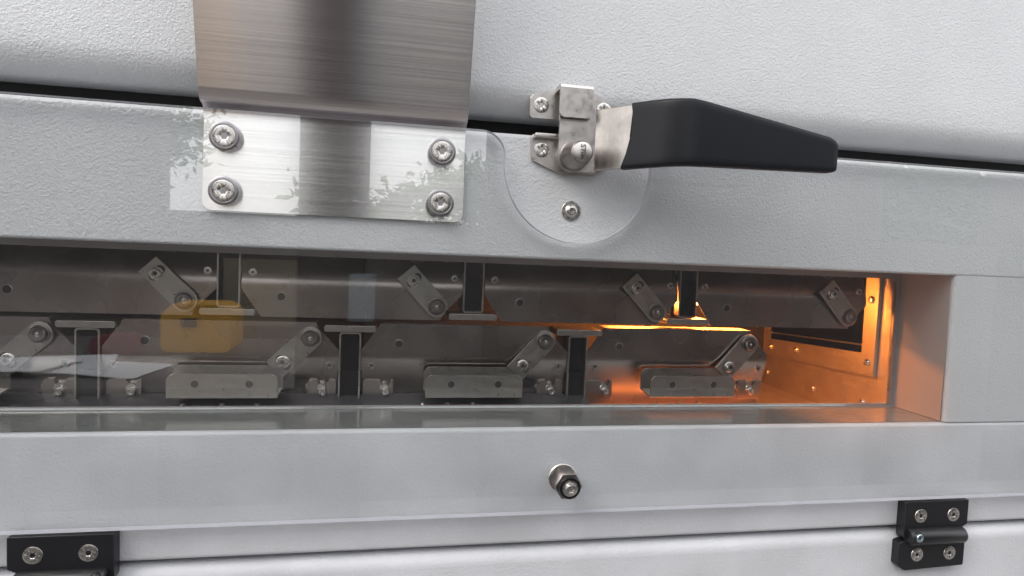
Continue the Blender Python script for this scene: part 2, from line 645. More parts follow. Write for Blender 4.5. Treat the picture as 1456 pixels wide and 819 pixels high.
# right shoulder: line -> fillet -> circle; centre of the fillet is fr below the top, CR + fr from the cut-out's centre
dz = (top - fr) - CZ
dx = math.sqrt((CR + fr) ** 2 - dz ** 2)
angf = math.degrees(math.atan2(dz, dx))
pts += arc(CX + dx, top - fr, fr, 90, 180 + angf, 8)
pts += arc(CX, CZ, CR, angf, -180 - angf, 56)[1:-1]
pts += arc(CX - dx, top - fr, fr, -angf, 90, 8)
pts += [(XL + 5, top)]
bm = bmesh.new()
f = [bm.verts.new((x, -10, z)) for x, z in pts]
b = [bm.verts.new((x, -4, z)) for x, z in pts]
bm.faces.new(f)
bm.faces.new(list(reversed(b)))
for i in range(len(f)):
    j = (i + 1) % len(f)
    fc = bm.faces.new((f[i], b[i], b[j], f[j]))
    fc.material_index = 1
finish(bm, 'pane', [M['pane'], M['pane_edge']], guard, o, smooth=30)

# bent stainless arm plate: lower part behind the sheet, upper part leaning outwards
bm = bmesh.new()
x0, x1 = -121.5, 49.5
low = round_poly([(x0, 19.5), (x1, 19.5), (x1, 81), (x0, 81)], [5, 5, 0, 0], 5)
prism(bm, low, -3.4, -0.4, 0.5)
finish(bm, 'mounting_plate', M['plate'], guard, o)
bm = bmesh.new()
outer_p = [(-3.5, 80.6), (-3.5, 84.4), (-4.6, 86.2), (-6.8, 87.3), (-9.6, 87.8), (-11.9, 88.7), (-13.6, 90.6), (-15.8, 96), (-58, 250), (-58 - 14, 300)]
inner_p = [(-69, 300.8), (-55, 250.9), (-12.8, 97), (-11.0, 93), (-9.2, 91.0), (-5.6, 90.0), (-2.2, 88.6), (-0.6, 85.6), (-0.6, 80.6)]
sweep_x(bm, outer_p + inner_p, x0, x1)
finish(bm, 'arm_plate', M['brushed'], guard, o, smooth=50)
for i, (x, z) in enumerate(((-107, 67), (-107, 32), (33, 67), (33, 32))):
    bm = bmesh.new()
    lathe(bm, [(9.4, 0), (9.4, 0.2), (9.1, 0.4), (7.6, 0.4), (7.3, 0.1), (6.0, 0.05)], x, z, -10.0, 36)
    lathe(bm, [(3.2, -0.4), (3.2, 6.5)], x, z, -3.6, 20)
    w = finish(bm, 'washer', M['ring'], guard, o)
    csk_screw(guard, o, x, z, -9.9, 7.2, rot=i * 0.6)

# stop pin: washer, hex spacer, rubber ring, screw
pin = bmesh.new()
lathe(pin, [(10.6, 0), (10.6, 0.8), (10.2, 1.2), (4, 1.2)], 129, -163.5, -10, 36)
sp = finish(pin, 'stop_pin', M['screw'], guard, o)
bm = bmesh.new()
lathe(bm, [(9.9, 1.2), (9.9, 18.2)], 129, -163.5, -10, 6)
finish(bm, 'spacer', M['spacer'], sp, o, smooth=20)
bm = bmesh.new()
lathe(bm, [(5, 17.5), (8.0, 17.6), (8.2, 18.5), (8.2, 20.4), (7.5, 21.6), (6.0, 21.9), (5.8, 21.2)], 129, -163.5, -10, 40)
finish(bm, 'rubber_ring', M['seal_ring'], sp, o)
bm = bmesh.new()
lathe(bm, [(5.7, 21.2), (5.7, 21.8), (4.9, 22.0), (4.4, 22.0), (4.3, 23.4), (3.7, 24.7), (2.6, 25.1), (2.0, 25.1), (1.8, 23.4), (0, 23.2)], 129, -163.5, -10, 40,
      lobes={7: 0.16, 8: 0.16})
finish(bm, 'cap_screw', M['screw'], sp, o)

# ================================================================== latch on the frame
latch = thing('lever_latch', 'stainless lever latch with a long black grip on the front frame', 'latch', (126, 0, 70))
o = org(latch)
bm = bmesh.new()
ol = round_poly([(96.5, 85), (156, 85), (156, 66), (146, 59), (120, 57.5), (97, 67)], [2, 2, 4, 10, 12, 3], 5)
prism(bm, ol, -3.0, -0.2, 0.5)
finish(bm, 'base_plate', M['cast'], latch, o)
bm = bmesh.new()
sweep_x(bm, [(-2.9, 84.6), (-9.2, 85.2), (-9.6, 82.6), (-8.6, 82.0), (-3.0, 81.6)], 98, 118)
bmesh.ops.bevel(bm, geom=list(bm.edges), offset=0.3, segments=1, affect='EDGES')
finish(bm, 'stop_lip', M['cast'], latch, o)
csk_screw(latch, o, 104.5, 74.3, -2.9, 5.6, hexr=1.7, rot=0.4)
csk_screw(latch, o, 148, 74.3, -2.9, 5.6, hexr=1.7, rot=1.4)
# boss and lever plate
bm = bmesh.new()
lathe(bm, [(11, 3.0), (11, 12)], 126, 70, 0, 30)
finish(bm, 'boss', M['cast'], latch, o)
bm = bmesh.new()
ol = round_poly([(113.8, 104), (139.5, 104), (142.0, 98), (142.5, 59.2), (125, 58.6), (113.8, 66)], [2, 1, 1, 1, 12, 9], 6)
prism(bm, ol, -14.6, -12.0, 0.6)
finish(bm, 'lever_plate', M['cast'], latch, o)
bm = bmesh.new()
lathe(bm, [(10.6, 14.4), (10.6, 15.4), (9.9, 15.8), (9.7, 16.2), (9.5, 25), (8.2, 31), (7.7, 34), (7.0, 34.8), (6.6, 34.9), (0, 34.9)], 125.3, 69.6, 0, 44)
kb = finish(bm, 'pivot_knob', M['spacer'], latch, o, smooth=28)
bm = bmesh.new()
lathe(bm, [(6.75, 0), (6.75, 0.25), (6.5, 0.4), (0, 0.4)], 125.3, 69.6, -34.8, 40)
finish(bm, 'knob_face', M['cast'], kb, o)


def text_mesh(body, size, name, mat, parent, o, x, y, z, rot, depth=0.12):
    cu = bpy.data.curves.new(name + '_curve', 'FONT')
    cu.body = body
    cu.size = size
    cu.extrude = depth
    cu.offset = 0.06 * size * 0.4
    cu.align_x = 'CENTER'
    cu.align_y = 'CENTER'
    ob = bpy.data.objects.new('tmp', cu)
    C.objects.link(ob)
    dg = bpy.context.evaluated_depsgraph_get()
    dg.update()
    me = bpy.data.meshes.new_from_object(ob.evaluated_get(dg))
    bpy.data.objects.remove(ob)
    mt = Matrix.Translation((x, y, z)) @ Matrix.Rotation(rot, 4, 'Y') @ Matrix.Rotation(R(90), 4, 'X')
    me.transform(mt)
    me.transform(Matrix.Translation(-Vector(o)))
    me.transform(Matrix.Scale(S, 4))
    me.materials.clear()
    me.name = name
    return link(name, me, parent, None, [mat])


text_mesh('STIM', 4.9, 'lettering', M['letter'], kb, o, 125.4, -35.25, 69.6, R(90), 0.1)

# lever arm: plan path, out towards the viewer and then along the front
path = [(141.0, -13.3), (146, -19), (156, -33), (168, -48), (176, -56.5), (184, -61), (194, -63), (220, -63), (260, -63), (296.5, -63)]


def ztop(x):
    return 103.2 - 0 * x if x < 190 else 103.2 - (x - 190) / (298 - 190) * 19.0


def zbot(x):
    return 60.2 + (x - 141) / 50 * 1.6 if x < 191 else 61.8 + (x - 191) * 0.018


def resample(path, step):
    v = [Vector(p) for p in path]
    out = [v[0]]
    for a, b in zip(v, v[1:]):
        n = max(1, int((b - a).length / step))
        for k in range(1, n + 1):
            out.append(a.lerp(b, k / n))
    # soften
    for _ in range(6):
        out = [out[0]] + [(out[i - 1] + out[i] * 2 + out[i + 1]) / 4 for i in range(1, len(out) - 1)] + [out[-1]]
    return out


pl = resample(path, 2.0)
cum = [0]
for a, b in zip(pl, pl[1:]):
    cum.append(cum[-1] + (b - a).length)


def on_path(s):
    s = max(0, min(cum[-1], s))
    i = 0
    while i < len(cum) - 2 and cum[i + 1] < s:
        i += 1
    t = (s - cum[i]) / max(1e-6, cum[i + 1] - cum[i])
    p = pl[i].lerp(pl[i + 1], t)
    d = (pl[i + 1] - pl[i]).normalized()
    return p, Vector((d.y, -d.x))        # normal towards the viewer


def lever_strip(name, mat, s0, s1, thick, grow, rad, ns, start_shape=None, end_round=0.0, off=0.0):
    bm = bmesh.new()
    rows = []
    for i in range(ns + 1):
        t = i / ns
        row = []
        s = s0 + (s1 - s0) * t
        p, nrm = on_path(s)
        zt, zb = ztop(p.x) + grow, zbot(p.x) - grow
        k = 1.0
        if end_round and s1 - s < end_round:
            e = 1 - (s1 - s) / end_round
            zt -= (1 - math.sqrt(max(0, 1 - e * e))) * end_round * 0.8
            zb += (1 - math.sqrt(max(0, 1 - e * e))) * end_round * 0.30
            k = math.sqrt(max(0.0, 1 - (max(0, e - 0.6) / 0.42) ** 2)) if e > 0.6 else 1
        cs = round_poly([(-thick / 2 * k, zb), (thick / 2 * k, zb), (thick / 2 * k, zt), (-thick / 2 * k, zt)], rad * max(0.3, k), 4)
        # extra rows down the height so that the curved start can follow
        full = []
        m_ = len(cs)
        for q in range(m_):
            a, b = cs[q], cs[(q + 1) % m_]
            n_ = 10 if q in (9, 19) else 1
            for w in range(n_):
                full.append((a[0] + (b[0] - a[0]) * w / n_, a[1] + (b[1] - a[1]) * w / n_))
        for d_, z in full:
            ss = s
            if start_shape and t < 0.25:
                u = (z - zb) / (zt - zb)
                ss = s + start_shape(u) * (1 - t / 0.25)
            pp, nn = on_path(ss)
            q_ = pp + nn * (d_ + off)
            row.append(bm.verts.new((q_.x, q_.y, z)))
        rows.append(row)
    for a, b in zip(rows, rows[1:]):
        n_ = len(a)
        for k in range(n_):
            bm.faces.new((a[k], a[(k + 1) % n_], b[(k + 1) % n_], b[k]))
    bm.faces.new(rows[0])
    bm.faces.new(list(reversed(rows[-1])))
    return finish(bm, name, mat, latch, o, smooth=40)


lever_strip('lever_arm', M['arm'], 0, 44, 2.8, 0, 0.7, 20)
lever_strip('grip', M['rubber'], 29, cum[-1], 9.0, 0.9, 2.6, 70,
            start_shape=lambda u: -5.0 + 8.4 * math.sin(math.pi * 0.72 * min(1, max(0, u))), end_round=9)
# worn weld bead between plate and arm
bm = bmesh.new()
for k in range(30):
    z = 61 + k * 1.4
    lathe(bm, [(0.9 + random.random() * 0.5, 0.0), (0.8, 0.5), (0, 0.8 + random.random() * 0.3)], 141.3 + random.uniform(-0.5, 0.5), z, -14.2, 7)
wb = finish(bm, 'weld_bead', M['screw'], latch, o, smooth=60)
wb['kind'] = 'stuff'

# keeper on the hood
keeper = thing('latch_keeper', 'stainless keeper with a bent hook screwed to the upper hood', 'keeper', (126, 0, 95))
o = org(keeper)
bm = bmesh.new()
ol = round_poly([(94.5, 96.5), (159.5, 96.5), (159.5, 108), (142, 117.5), (110, 117.5), (94.5, 112.5)], [2, 2, 5, 6, 6, 4], 5)
prism(bm, ol, -3.0, -0.2, 0.5)
finish(bm, 'base_plate', M['cast'], keeper, o)
bm = bmesh.new()
hk = [(-2.8, 117.6), (-2.8, 114.8), (-14.6, 115.2), (-15.8, 114.0), (-15.9, 95.6), (-18.5, 95.6), (-18.6, 116.0), (-17.6, 118.0), (-15.0, 118.6), (-6, 118.2)]
hx0, hx1 = 112.6, 136.2
rows = []
for x, inset in ((hx0, 1.0), (hx0 + 0.9, 0.2), (hx0 + 3, 0), (hx1 - 3, 0), (hx1 - 0.9, 0.2), (hx1, 1.0)):
    row = []
    for i, (y, z) in enumerate(hk):
        zz = z
        if i in (4, 5):
            e = min(x - hx0, hx1 - x)
            zz = z + (3.0 - e) * 0.9 if e < 3 else z
            if e >= 0.9 and e < 3:
                zz = z + 0.9
        row.append(bm.verts.new((x, y, zz)))
    rows.append(row)
for a, b in zip(rows, rows[1:]):
    for k in range(len(hk)):
        bm.faces.new((a[k], a[(k + 1) % len(hk)], b[(k + 1) % len(hk)], b[k]))
bm.faces.new(rows[0])
bm.faces.new(list(reversed(rows[-1])))
finish(bm, 'hook', M['cast'], keeper, o, smooth=25)
csk_screw(keeper, o, 102.8, 105.8, -2.9, 5.6, hexr=1.7, rot=0.2)
csk_screw(keeper, o, 149.5, 105.8, -2.9, 5.6, hexr=1.7, rot=0.9)


# ================================================================== hinges of the service door
def hinge(x_in, sgn, label):
    """x_in: the inner edge, sgn +1 when the hinge runs to the right of it"""
    h = thing('door_hinge', label, 'hinge', (x_in + sgn * 30, 0, -220), 'black hinges of the service door')
    o = org(h)

    def X(d):
        return x_in + sgn * d
    bm = bmesh.new()
    ol = [(X(0), -192.5), (X(62), -192.5), (X(62), -214), (X(50), -219), (X(14), -219), (X(9), -222), (X(2), -226), (X(0), -222)]
    prism(bm, round_poly(ol, [1.5, 1.5, 1.5, 1.5, 1.5, 1.5, 3, 1.5], 3), -9.0, -0.3, 1.2, 3)
    a = finish(bm, 'upper_leaf', M['hinge'], h, o)
    bm = bmesh.new()
    ol = [(X(-2.5), -227.5), (X(9), -225), (X(50), -224), (X(62), -228), (X(62), -250), (X(3), -251.5), (X(-2.5), -247)]
    prism(bm, round_poly(ol, [1.5, 1, 1, 1.5, 1.5, 2, 2], 3), -8.2, -0.3, 1.2, 3)
    b_ = finish(bm, 'lower_leaf', M['hinge'], h, o)
    bm = bmesh.new()
    lathe(bm, [(5.6, 0), (6.6, 0.8), (6.9, 2.0), (6.9, 52), (6.4, 53), (5.6, 53.6)], X(3.2), -222, -9.5, 28, axis=(sgn, 0, 0))
    kn = finish(bm, 'knuckle', M['hinge'], h, o)
    bm = bmesh.new()
    lathe(bm, [(3.4, -0.6), (3.4, 0.5), (3.0, 1.0), (1.4, 1.1), (1.2, 0.4), (0, 0.3)], X(8.5), -220.5, -16.0, 24)
    finish(bm, 'pin_screw', M['blued'], kn, o)
    bm = bmesh.new()
    lathe(bm, [(4.6, 0), (4.6, 5), (4.0, 6.8), (3.5, 7.2)], X(8.5), -220.5, -9.2, 24)
    finish(bm, 'pin_boss', M['hinge'], kn, o)
    for d in (15, 47):
        csk_screw(a, o, X(d), -205, -9.0, 5.8, hexr=1.7, rot=d)
        csk_screw(b_, o, X(d), -238.5, -8.2, 5.8, hexr=1.7, rot=d * 2)
    return h


hinge(426, 1, 'black plastic hinge with steel screws at the right end of the lower panel gap')
hinge(-170, -1, 'black plastic hinge cut by the left side of the picture at the lower gap')

# ================================================================== inside
shell = thing('inner_housing', 'dark inner housing behind the guard with amber lit galvanised end wall', 'housing', (461, 60, -150), kind='structure')
o = org(shell)
bm = bmesh.new()
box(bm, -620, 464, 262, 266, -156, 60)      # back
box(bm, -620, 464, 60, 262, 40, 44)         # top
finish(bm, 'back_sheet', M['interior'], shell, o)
bm = bmesh.new()
box(bm, -620, 461.5, 60, 262, -154, -150)
finish(bm, 'floor_sheet', M['wall_sheet'], shell, o)
bm = bmesh.new()
box(bm, 461.5, 464.5, 59.6, 262, -150, 40)
finish(bm, 'end_wall', M['wall_sheet'], shell, o)
bm = bmesh.new()
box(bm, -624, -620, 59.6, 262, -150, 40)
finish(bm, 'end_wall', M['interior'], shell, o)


def wall_screw(y, z, x=461.5):
    bm = bmesh.new()
    lathe(bm, [(3.4, 0), (3.4, 1.0), (2.6, 1.9), (1.3, 2.0), (1.1, 1.2), (0, 1.1)], x, z, y, 20, axis=(-1, 0, 0))
    finish(bm, 'screw', M['screw'], shell, o)


wall_screw(164, -136)
wall_screw(90, -133)
wall_screw(250, -134)
# frame plate round the black hatch in the end wall
hatch = thing('hatch_frame', 'amber lit steel frame plate round a black hatch on the right end wall', 'hatch', (458, 160, -106))
o = org(hatch)
bm = bmesh.new()
yo = [(74, 25), (74, -104.5), (255, -112.5), (255, 25)]
yi = [(91, 12), (91, -84), (246, -92), (246, 12)]
vo = [[bm.verts.new((x, y, z)) for y, z in yo] for x in (457.5, 461.2)]
vi = [[bm.verts.new((x, y, z)) for y, z in yi] for x in (457.5, 461.2)]
for k in range(4):
    j = (k + 1) % 4
    bm.faces.new((vo[0][k], vo[0][j], vi[0][j], vi[0][k]))
    bm.faces.new((vo[1][k], vo[1][j], vi[1][j], vi[1][k]))
    bm.faces.new((vo[0][k], vo[0][j], vo[1][j], vo[1][k]))
    bm.faces.new((vi[0][k], vi[0][j], vi[1][j], vi[1][k]))
finish(bm, 'frame_plate', M['wall_sheet'], hatch, o)
bm = bmesh.new()
v_ = [bm.verts.new((460.9, y, z)) for y, z in yi]
bm.faces.new(v_)
finish(bm, 'black_panel', M['void'], hatch, o)  # flat black sheet stands in for the dark of the open hatch
bm = bmesh.new()
v_ = [bm.verts.new((x, y, z)) for x in (459.6, 460.8) for y, z in ((91.2, -75.5), (91.2, -77.0), (246, -85), (246, -83.5))]
for a in ((0, 1, 2, 3), (7, 6, 5, 4), (0, 1, 5, 4), (1, 2, 6, 5), (2, 3, 7, 6), (3, 0, 4, 7)):
    bm.faces.new([v_[i] for i in a])
finish(bm, 'seal_strip', M['sheet_light'], hatch, o)
for y, z in ((191, -97.5), (82, -92), (82.5, -31), (240, -101)):
    bm = bmesh.new()
    lathe(bm, [(3.6, 0), (3.6, 1.2), (2.6, 2.4), (1.4, 2.5), (1.2, 1.6), (0, 1.5)], 457.5, z, y, 20, axis=(-1, 0, 0))
    finish(bm, 'screw', M['screw'], hatch, o)

Y0 = 76.0
ZM = -61.0      # the two rows meet here
P = 192.0       # pitch


# a feeder module, drawn for the lower row: local x = 0 at the tube on its right, z = 0 at the seam, hanging down.
# the upper row is the same module turned over.
def build_module(up, T, left_arm=True, bottom=-61.0, full=True, pull=True):
    """parts under Empty T (its origin is the seam below / above the tube at the module's right)"""
    sg = 1.0 if not up else -1.0
    o = (0, 0, 0)
    zf = (lambda z: z) if not up else (lambda z: -z)

    def fin(bm, name, mat, par, smooth=35):
        if up:
            bmesh.ops.scale(bm, verts=bm.verts, vec=(1, 1, -1))
        return finish(bm, name, mat, par, o, smooth=smooth)
    W = -P
    # cover plate: flat upper strip, bent back below
    bm = bmesh.new()
    zb = bottom
    cols = [W + 9, W + 24, W + 60, -60, -27, -24, -9]
    outline_top = {W + 9: -23.5, W + 24: -1.6, W + 60: -1.6, -60: -1.6, -27: -1.6, -24: -7.5, -9: -23.5}

    def yy(z):
        if z > -27:
            return 0.0
        if z > -38:
            t = (-27 - z) / 11
            return 2.6 * t * t
        return 2.6 + (-38 - z) * 0.30
    sheets = []
    for th in (0.0, 1.4):
        rows = []
        for x in cols:
            zt = outline_top[x]
            zs = [zt + (-24.5 - zt) * k / 3 for k in range(4)] + [-27, -29, -31, -33, -35, -38, -44, zb]
            rows.append([bm.verts.new((x, yy(z) + th, z)) for z in zs])
        for a, b in zip(rows, rows[1:]):
            for k in range(len(a) - 1):
                bm.faces.new((a[k], a[k + 1], b[k + 1], b[k]))
        loop = [w[0] for w in rows] + rows[-1][1:] + [w[-1] for w in reversed(rows[:-1])] + list(reversed(rows[0][1:-1]))
        sheets.append(loop)
    for k in range(len(sheets[0])):
        j = (k + 1) % len(sheets[0])
        bm.faces.new((sheets[0][k], sheets[0][j], sheets[1][j], sheets[1][k]))
    cover = fin(bm, 'cover_plate', M['sheet'], T, 30)
    # folded flange on top
    bm = bmesh.new()
    box(bm, W + 26, -28, 1.6, 8 if up else 20, -2.9, -1.7)
    fin(bm, 'top_flange', M['wall_sheet'], T)
    # round hole in the cover, shown as a dark bore with a bright lip
    bm = bmesh.new()
    lathe(bm, [(3.6, 0.0), (3.6, 0.35), (3.1, 0.45), (3.0, 0.1)], W + 39, -18, 0.0, 24)
    hl = fin(bm, 'hole_lip', M['sheet_light'], T)
    bm = bmesh.new()
    lathe(bm, [(3.05, 0.02), (3.05, 0.12), (0, 0.12)], W + 39, -18, 0.0, 24)
    fin(bm, 'hole', M['interior'], hl)
    # rivet screws near each tube
    for x in (W + 17, -16):
        bm = bmesh.new()
        lathe(bm, [(3.4, 0), (3.4, 0.7), (2.9, 1.3), (1.3, 1.35), (1.1, 0.7), (0, 0.6)], x, -36.5, 2.2, 22)
        s = fin(bm, 'screw', M['screw'], T)
        bm = bmesh.new()
        lathe(bm, [(1.0, 0.05), (0, 0.05)], x, -36.5, 1.55, 10)
        fin(bm, 'recess', M['recess'], s)
    # link arm: slot screw low left, big screw high right
    a = Vector((-30.5, -13.5))
    b = Vector((-49.5, -34.5))
    d = (b - a).normalized()
    q = Vector((-d.y, d.x))
    wd = 9.0
    pts = []
    # square far end, round near end
    ang = math.degrees(math.atan2(-d.y, -d.x))
    for k in range(11):
        t = R(ang - 90 + 180 * k / 10)
        pts.append((a.x + wd * math.cos(t), a.y + wd * math.sin(t)))
    e = b + d * 9.5
    pts += [tuple(e + q * wd * -1 if False else e - (-q) * wd), tuple(e - q * wd)]
    # keep the outline simple (no crossing): order the two square corners by closeness to the arc's end
    last = Vector(pts[10])
    c1, c2 = Vector(pts[11]), Vector(pts[12])
    if (c1 - last).length > (c2 - last).length:
        pts[11], pts[12] = pts[12], pts[11]
    bm = bmesh.new()
    prism(bm, pts, -5.0, -2.6, 0.4)
    arm = fin(bm, 'link_arm', M['sheet_light'], T, 30)
    bm = bmesh.new()
    lathe(bm, [(7.6, 2.4), (7.6, 5.4), (7.0, 5.7), (6.2, 5.7), (5.9, 5.2), (5.6, 5.2), (5.6, 8.6), (4.9, 9.4), (2.6, 9.4), (2.3, 7.4), (0, 7.2)], a.x, a.y, 0, 30, lobes={8: 0.1, 9: 0.1})
    fin(bm, 'pivot_screw', M['spacer'], arm)
    bm = bmesh.new()
    lathe(bm, [(2.2, 0.1), (0, 0.1)], a.x, a.y, -8.4 + 0.9, 12)
    lathe(bm, [(1.1, 0.0), (0, 0.5)], a.x, a.y, -9.2 + 0.9, 10)
    fin(bm, 'recess', M['screw'], arm)
    # slot
    bm = bmesh.new()
    sd = Vector((1, -1)).normalized() if True else d
    sl = []
    c0, c1 = b - sd * 3.0, b + sd * 4.0
    aa = math.degrees(math.atan2(sd.y, sd.x))
    for k in range(9):
        t = R(aa - 90 + 180 * k / 8)
        sl.append((c1.x + 3.4 * math.cos(t), c1.y + 3.4 * math.sin(t)))
    for k in range(9):
        t = R(aa + 90 + 180 * k / 8)
        sl.append((c0.x + 3.4 * math.cos(t), c0.y + 3.4 * math.sin(t)))
    prism(bm, sl, -5.25, -4.9)
    fin(bm, 'slot', M['recess'], arm)
    bm = bmesh.new()
    lathe(bm, [(5.0, 5.1), (5.0, 5.6), (4.4, 6.0), (3.9, 6.0), (3.9, 8.4), (3.4, 9.0), (1.9, 9.0), (1.7, 7.4), (0, 7.2)], b.x, b.y, 0, 26, lobes={6: 0.1, 7: 0.1})
    fin(bm, 'slot_screw', M['screw'], arm)
    bm = bmesh.new()
    lathe(bm, [(1.6, 0), (0, 0)], b.x, b.y, -8.0 + 0.4, 10)
    fin(bm, 'recess', M['recess'], arm)
    # pull bracket: a shelf folded out and up
    if pull:
        bx0, bx1 = W + 60, W + 141
        bm = bmesh.new()
        ol = round_poly([(bx0, -56), (bx1, -56), (bx1, -36.5), (bx0, -36.5)], [0.5, 0.5, 6, 6], 5)
        prism(bm, ol, -2.0, -0.6, 0.2)
        br = fin(bm, 'pull_bracket', M['sheet_light'], T)
        bm = bmesh.new()
        sweep_x(bm, [(-1.0, -54.6), (-1.0, -56.0), (-19.5, -58.8), (-21.2, -58.0), (-21.2, -50.5), (-19.9, -50.5), (-19.9, -57.2)], bx0 + 1, bx1 - 1)
        fin(bm, 'shelf_fold', M['sheet_light'], br)
        bm = bmesh.new()
        ol = round_poly([(bx0 + 1, -51), (bx1 - 1, -51), (bx1 - 1, -39.8), (bx0 + 1, -39.8)], [0, 0, 6, 6], 5)
        prism(bm, ol, -21.3, -19.9, 0.25)
        fin(bm, 'front_lip', M['sheet_light'], br)
        for hx in (bx0 + 21, bx0 + 59.5):
            bm = bmesh.new()
            lathe(bm, [(3.2, 0.0), (3.2, 0.25), (2.8, 0.3), (2.7, 0.05)], hx, -47.3, -21.3, 20)
            l2 = fin(bm, 'hole_lip', M['sheet_light'], br)
            bm = bmesh.new()
            lathe(bm, [(2.75, 0.06), (0, 0.08)], hx, -47.3, -21.3, 20)
            fin(bm, 'hole', M['interior'], br)
    # small tabs beside each tube
    if full:
        for (tx0, tx1, sx, extra) in ((-33.5, -10.5, -21, -31.5), (W + 10.5, W + 35.5, W + 29, None)):
            bm = bmesh.new()
            nz = -49.0
            ol = [(tx0, -66), (tx1, -66), (tx1, nz), (sx + 4.5, nz), (sx + 3.0, -53.5), (sx - 3.0, -53.5), (sx - 4.5, nz), (tx0, nz)]
            rr = [1.5, 1.5, 1.0, 1.2, 1.5, 1.5, 1.2, 3.0]
            prism(bm, round_poly(ol, rr, 3), -1.8 + 6, 0.0 + 6, 0.35)
            tb = fin(bm, 'tab_plate', M['sheet'], T)
            bm = bmesh.new()
            lathe(bm, [(3.7, -4), (3.7, 0.0), (3.2, 0.5)], sx - 1.2, -56.0, 4, 20)
            lathe(bm, [(3.3, 0), (3.3, 2.6), (2.8, 3.4), (1.5, 3.4), (1.3, 2.2), (0, 2.0)], sx, -58.6, 3.6, 22, lobes={4: 0.1, 5: 0.1})
            fin(bm, 'screw', M['screw'], tb)
            if extra is not None:
                bm = bmesh.new()
                lathe(bm, [(3.4, 0), (3.4, 0.9), (2.8, 1.6), (1.2, 1.6), (1.0, 0.8), (0, 0.7)], extra - 0.4, -55.0, 8, 20)
                fin(bm, 'screw', M['screw'], T)
    return T


def copy_thing(src, loc, label):
    r = src.copy()
    C.objects.link(r)
    r.location = Vector(loc) * S
    r['label'] = label
    rv = random.Random(len(label))
    for ch in [c for c in bpy.data.objects if c.parent == src]:
        c = ch.copy()
        C.objects.link(c)
        c.parent = r
        if ch.name.startswith('link_arm'):
            # swing a little about the pivot screw
            up_ = 1 if c.location.z == 0 and ch.data.vertices[0].co.z > 0 else -1
            px_, pz_ = -30.5 * S, up_ * 13.5 * S
            a_ = rv.uniform(-0.09, 0.09)
            c.rotation_euler = (0, a_, 0)
            q_ = Matrix.Rotation(a_, 3, 'Y') @ Vector((px_, 0, pz_))
            c.location = Vector((px_, 0, pz_)) - q_
        for gr in [q for q in bpy.data.objects if q.parent == ch]:
            d = gr.copy()
            C.objects.link(d)
            d.parent = c
    return r


LOW = 'feeder modules in the lower row'
UPG = 'feeder modules in the upper row'
low = thing('feeder_module', 'lower steel module nearest the amber end wall, under the second black tube from the right', 'module', (354, Y0, ZM), LOW)
build_module(False, low, bottom=-72)
low2 = thing('feeder_module', 'middle lower steel module with the pull bracket below the centre of the opening', 'module', (162.5, Y0, ZM), LOW)
build_module(False, low2, bottom=-62)
copy_thing(low2, (-29.5, Y0, ZM), 'lower steel module at the left, its bracket half veiled by reflections')
copy_thing(low2, (-221.5, Y0, ZM), 'lower steel module cut by the left side of the picture')
upm = thing('feeder_module', 'upper steel module at the far right ending beside the black hatch', 'module', (455.0, Y0, ZM + 0.5), UPG)
build_module(True, upm, bottom=-94, full=False, pull=False)
copy_thing(upm, (262.5, Y0, ZM + 0.5), 'upper steel module left of the amber lit gusset')
copy_thing(upm, (69.5, Y0, ZM + 0.5), 'upper steel module over the middle lower left part of the opening')
copy_thing(upm, (-122.5, Y0, ZM + 0.5), 'upper steel module at the left behind the yellow reflection')


def build_tube(up, T):
    o = (0, 0, 0)

    def fin(bm, name, mat, par, smooth=35):
        if up:
            bmesh.ops.scale(bm, verts=bm.verts, vec=(1, 1, -1))
        return finish(bm, name, mat, par, o, smooth=smooth)
    # U-shaped sheet loop
    bm = bmesh.new()
    zt, zb, w, th = -8.5, -72, 8.6, 1.3
    po = round_poly([(-w, zb), (-w, zt), (w, zt), (w, zb)], [0, 2.6, 2.6, 0], 5)
    pi = round_poly([(-w + th, zb), (-w + th, zt - th), (w - th, zt - th), (w - th, zb)], [0, 1.6, 1.6, 0], 5)
    prism(bm, po + list(reversed(pi)), -2.0, 40)
    fin(bm, 'channel', M['sheet_light'], T)
    bm = bmesh.new()
    box(bm, -w - 1.5, w + 1.5, 9.0, 11.0, zb, zt + 0.0)
    fin(bm, 'black_insert', M['dark'], T)  # black sheet stands in for the dark inside of the channel
    bm = bmesh.new()
    ol = [(-w - 0.4, zb), (-w - 0.4, -38), (-w + 1.0, -36), (-w + 1.0, -40), (w - 1.0, -40), (w - 1.0, -36), (w + 0.4, -38), (w + 0.4, zb)]
    prism(bm, [(-9.4, zb), (-9.4, -41), (9.4, -41), (9.4, zb)], 1.5, 4.0, 0.3)
    fin(bm, 'lower_cover', M['dark'], T)
    # cross bar
    bm = bmesh.new()
    prism(bm, round_poly([(-20.3, -7.8), (20.3, -7.8), (20.3, -2.8), (-20.3, -2.8)], 1.7, 4), -5.0, 24, 0.3)
    fin(bm, 'cross_bar', M['sheet_light'], T)
    return T


TG_L, TG_U = 'black channels in the lower row', 'black channels in the upper row'
t0 = thing('channel_support', 'black channel with a light cross bar in the lower row, at the centre', 'support', (162.5, Y0, ZM - 0.5), TG_L)
build_tube(False, t0)
copy_thing(t0, (-29.5, Y0, ZM - 0.5), 'black channel in the lower row beside the module with the veiled bracket')
copy_thing(t0, (-221.5, Y0, ZM - 0.5), 'black channel in the lower row at the left border')
t1 = thing('channel_support', 'black channel with an amber lit gusset beside it in the upper row', 'support', (262.5, Y0, ZM + 0.5), TG_U)
build_tube(True, t1)
copy_thing(t1, (69.5, Y0, ZM + 0.5), 'black channel with a light cross bar in the upper row, near the middle')
copy_thing(t1, (-122.5, Y0, ZM + 0.5), 'black channel in the upper row, leftmost, over the yellow reflection')

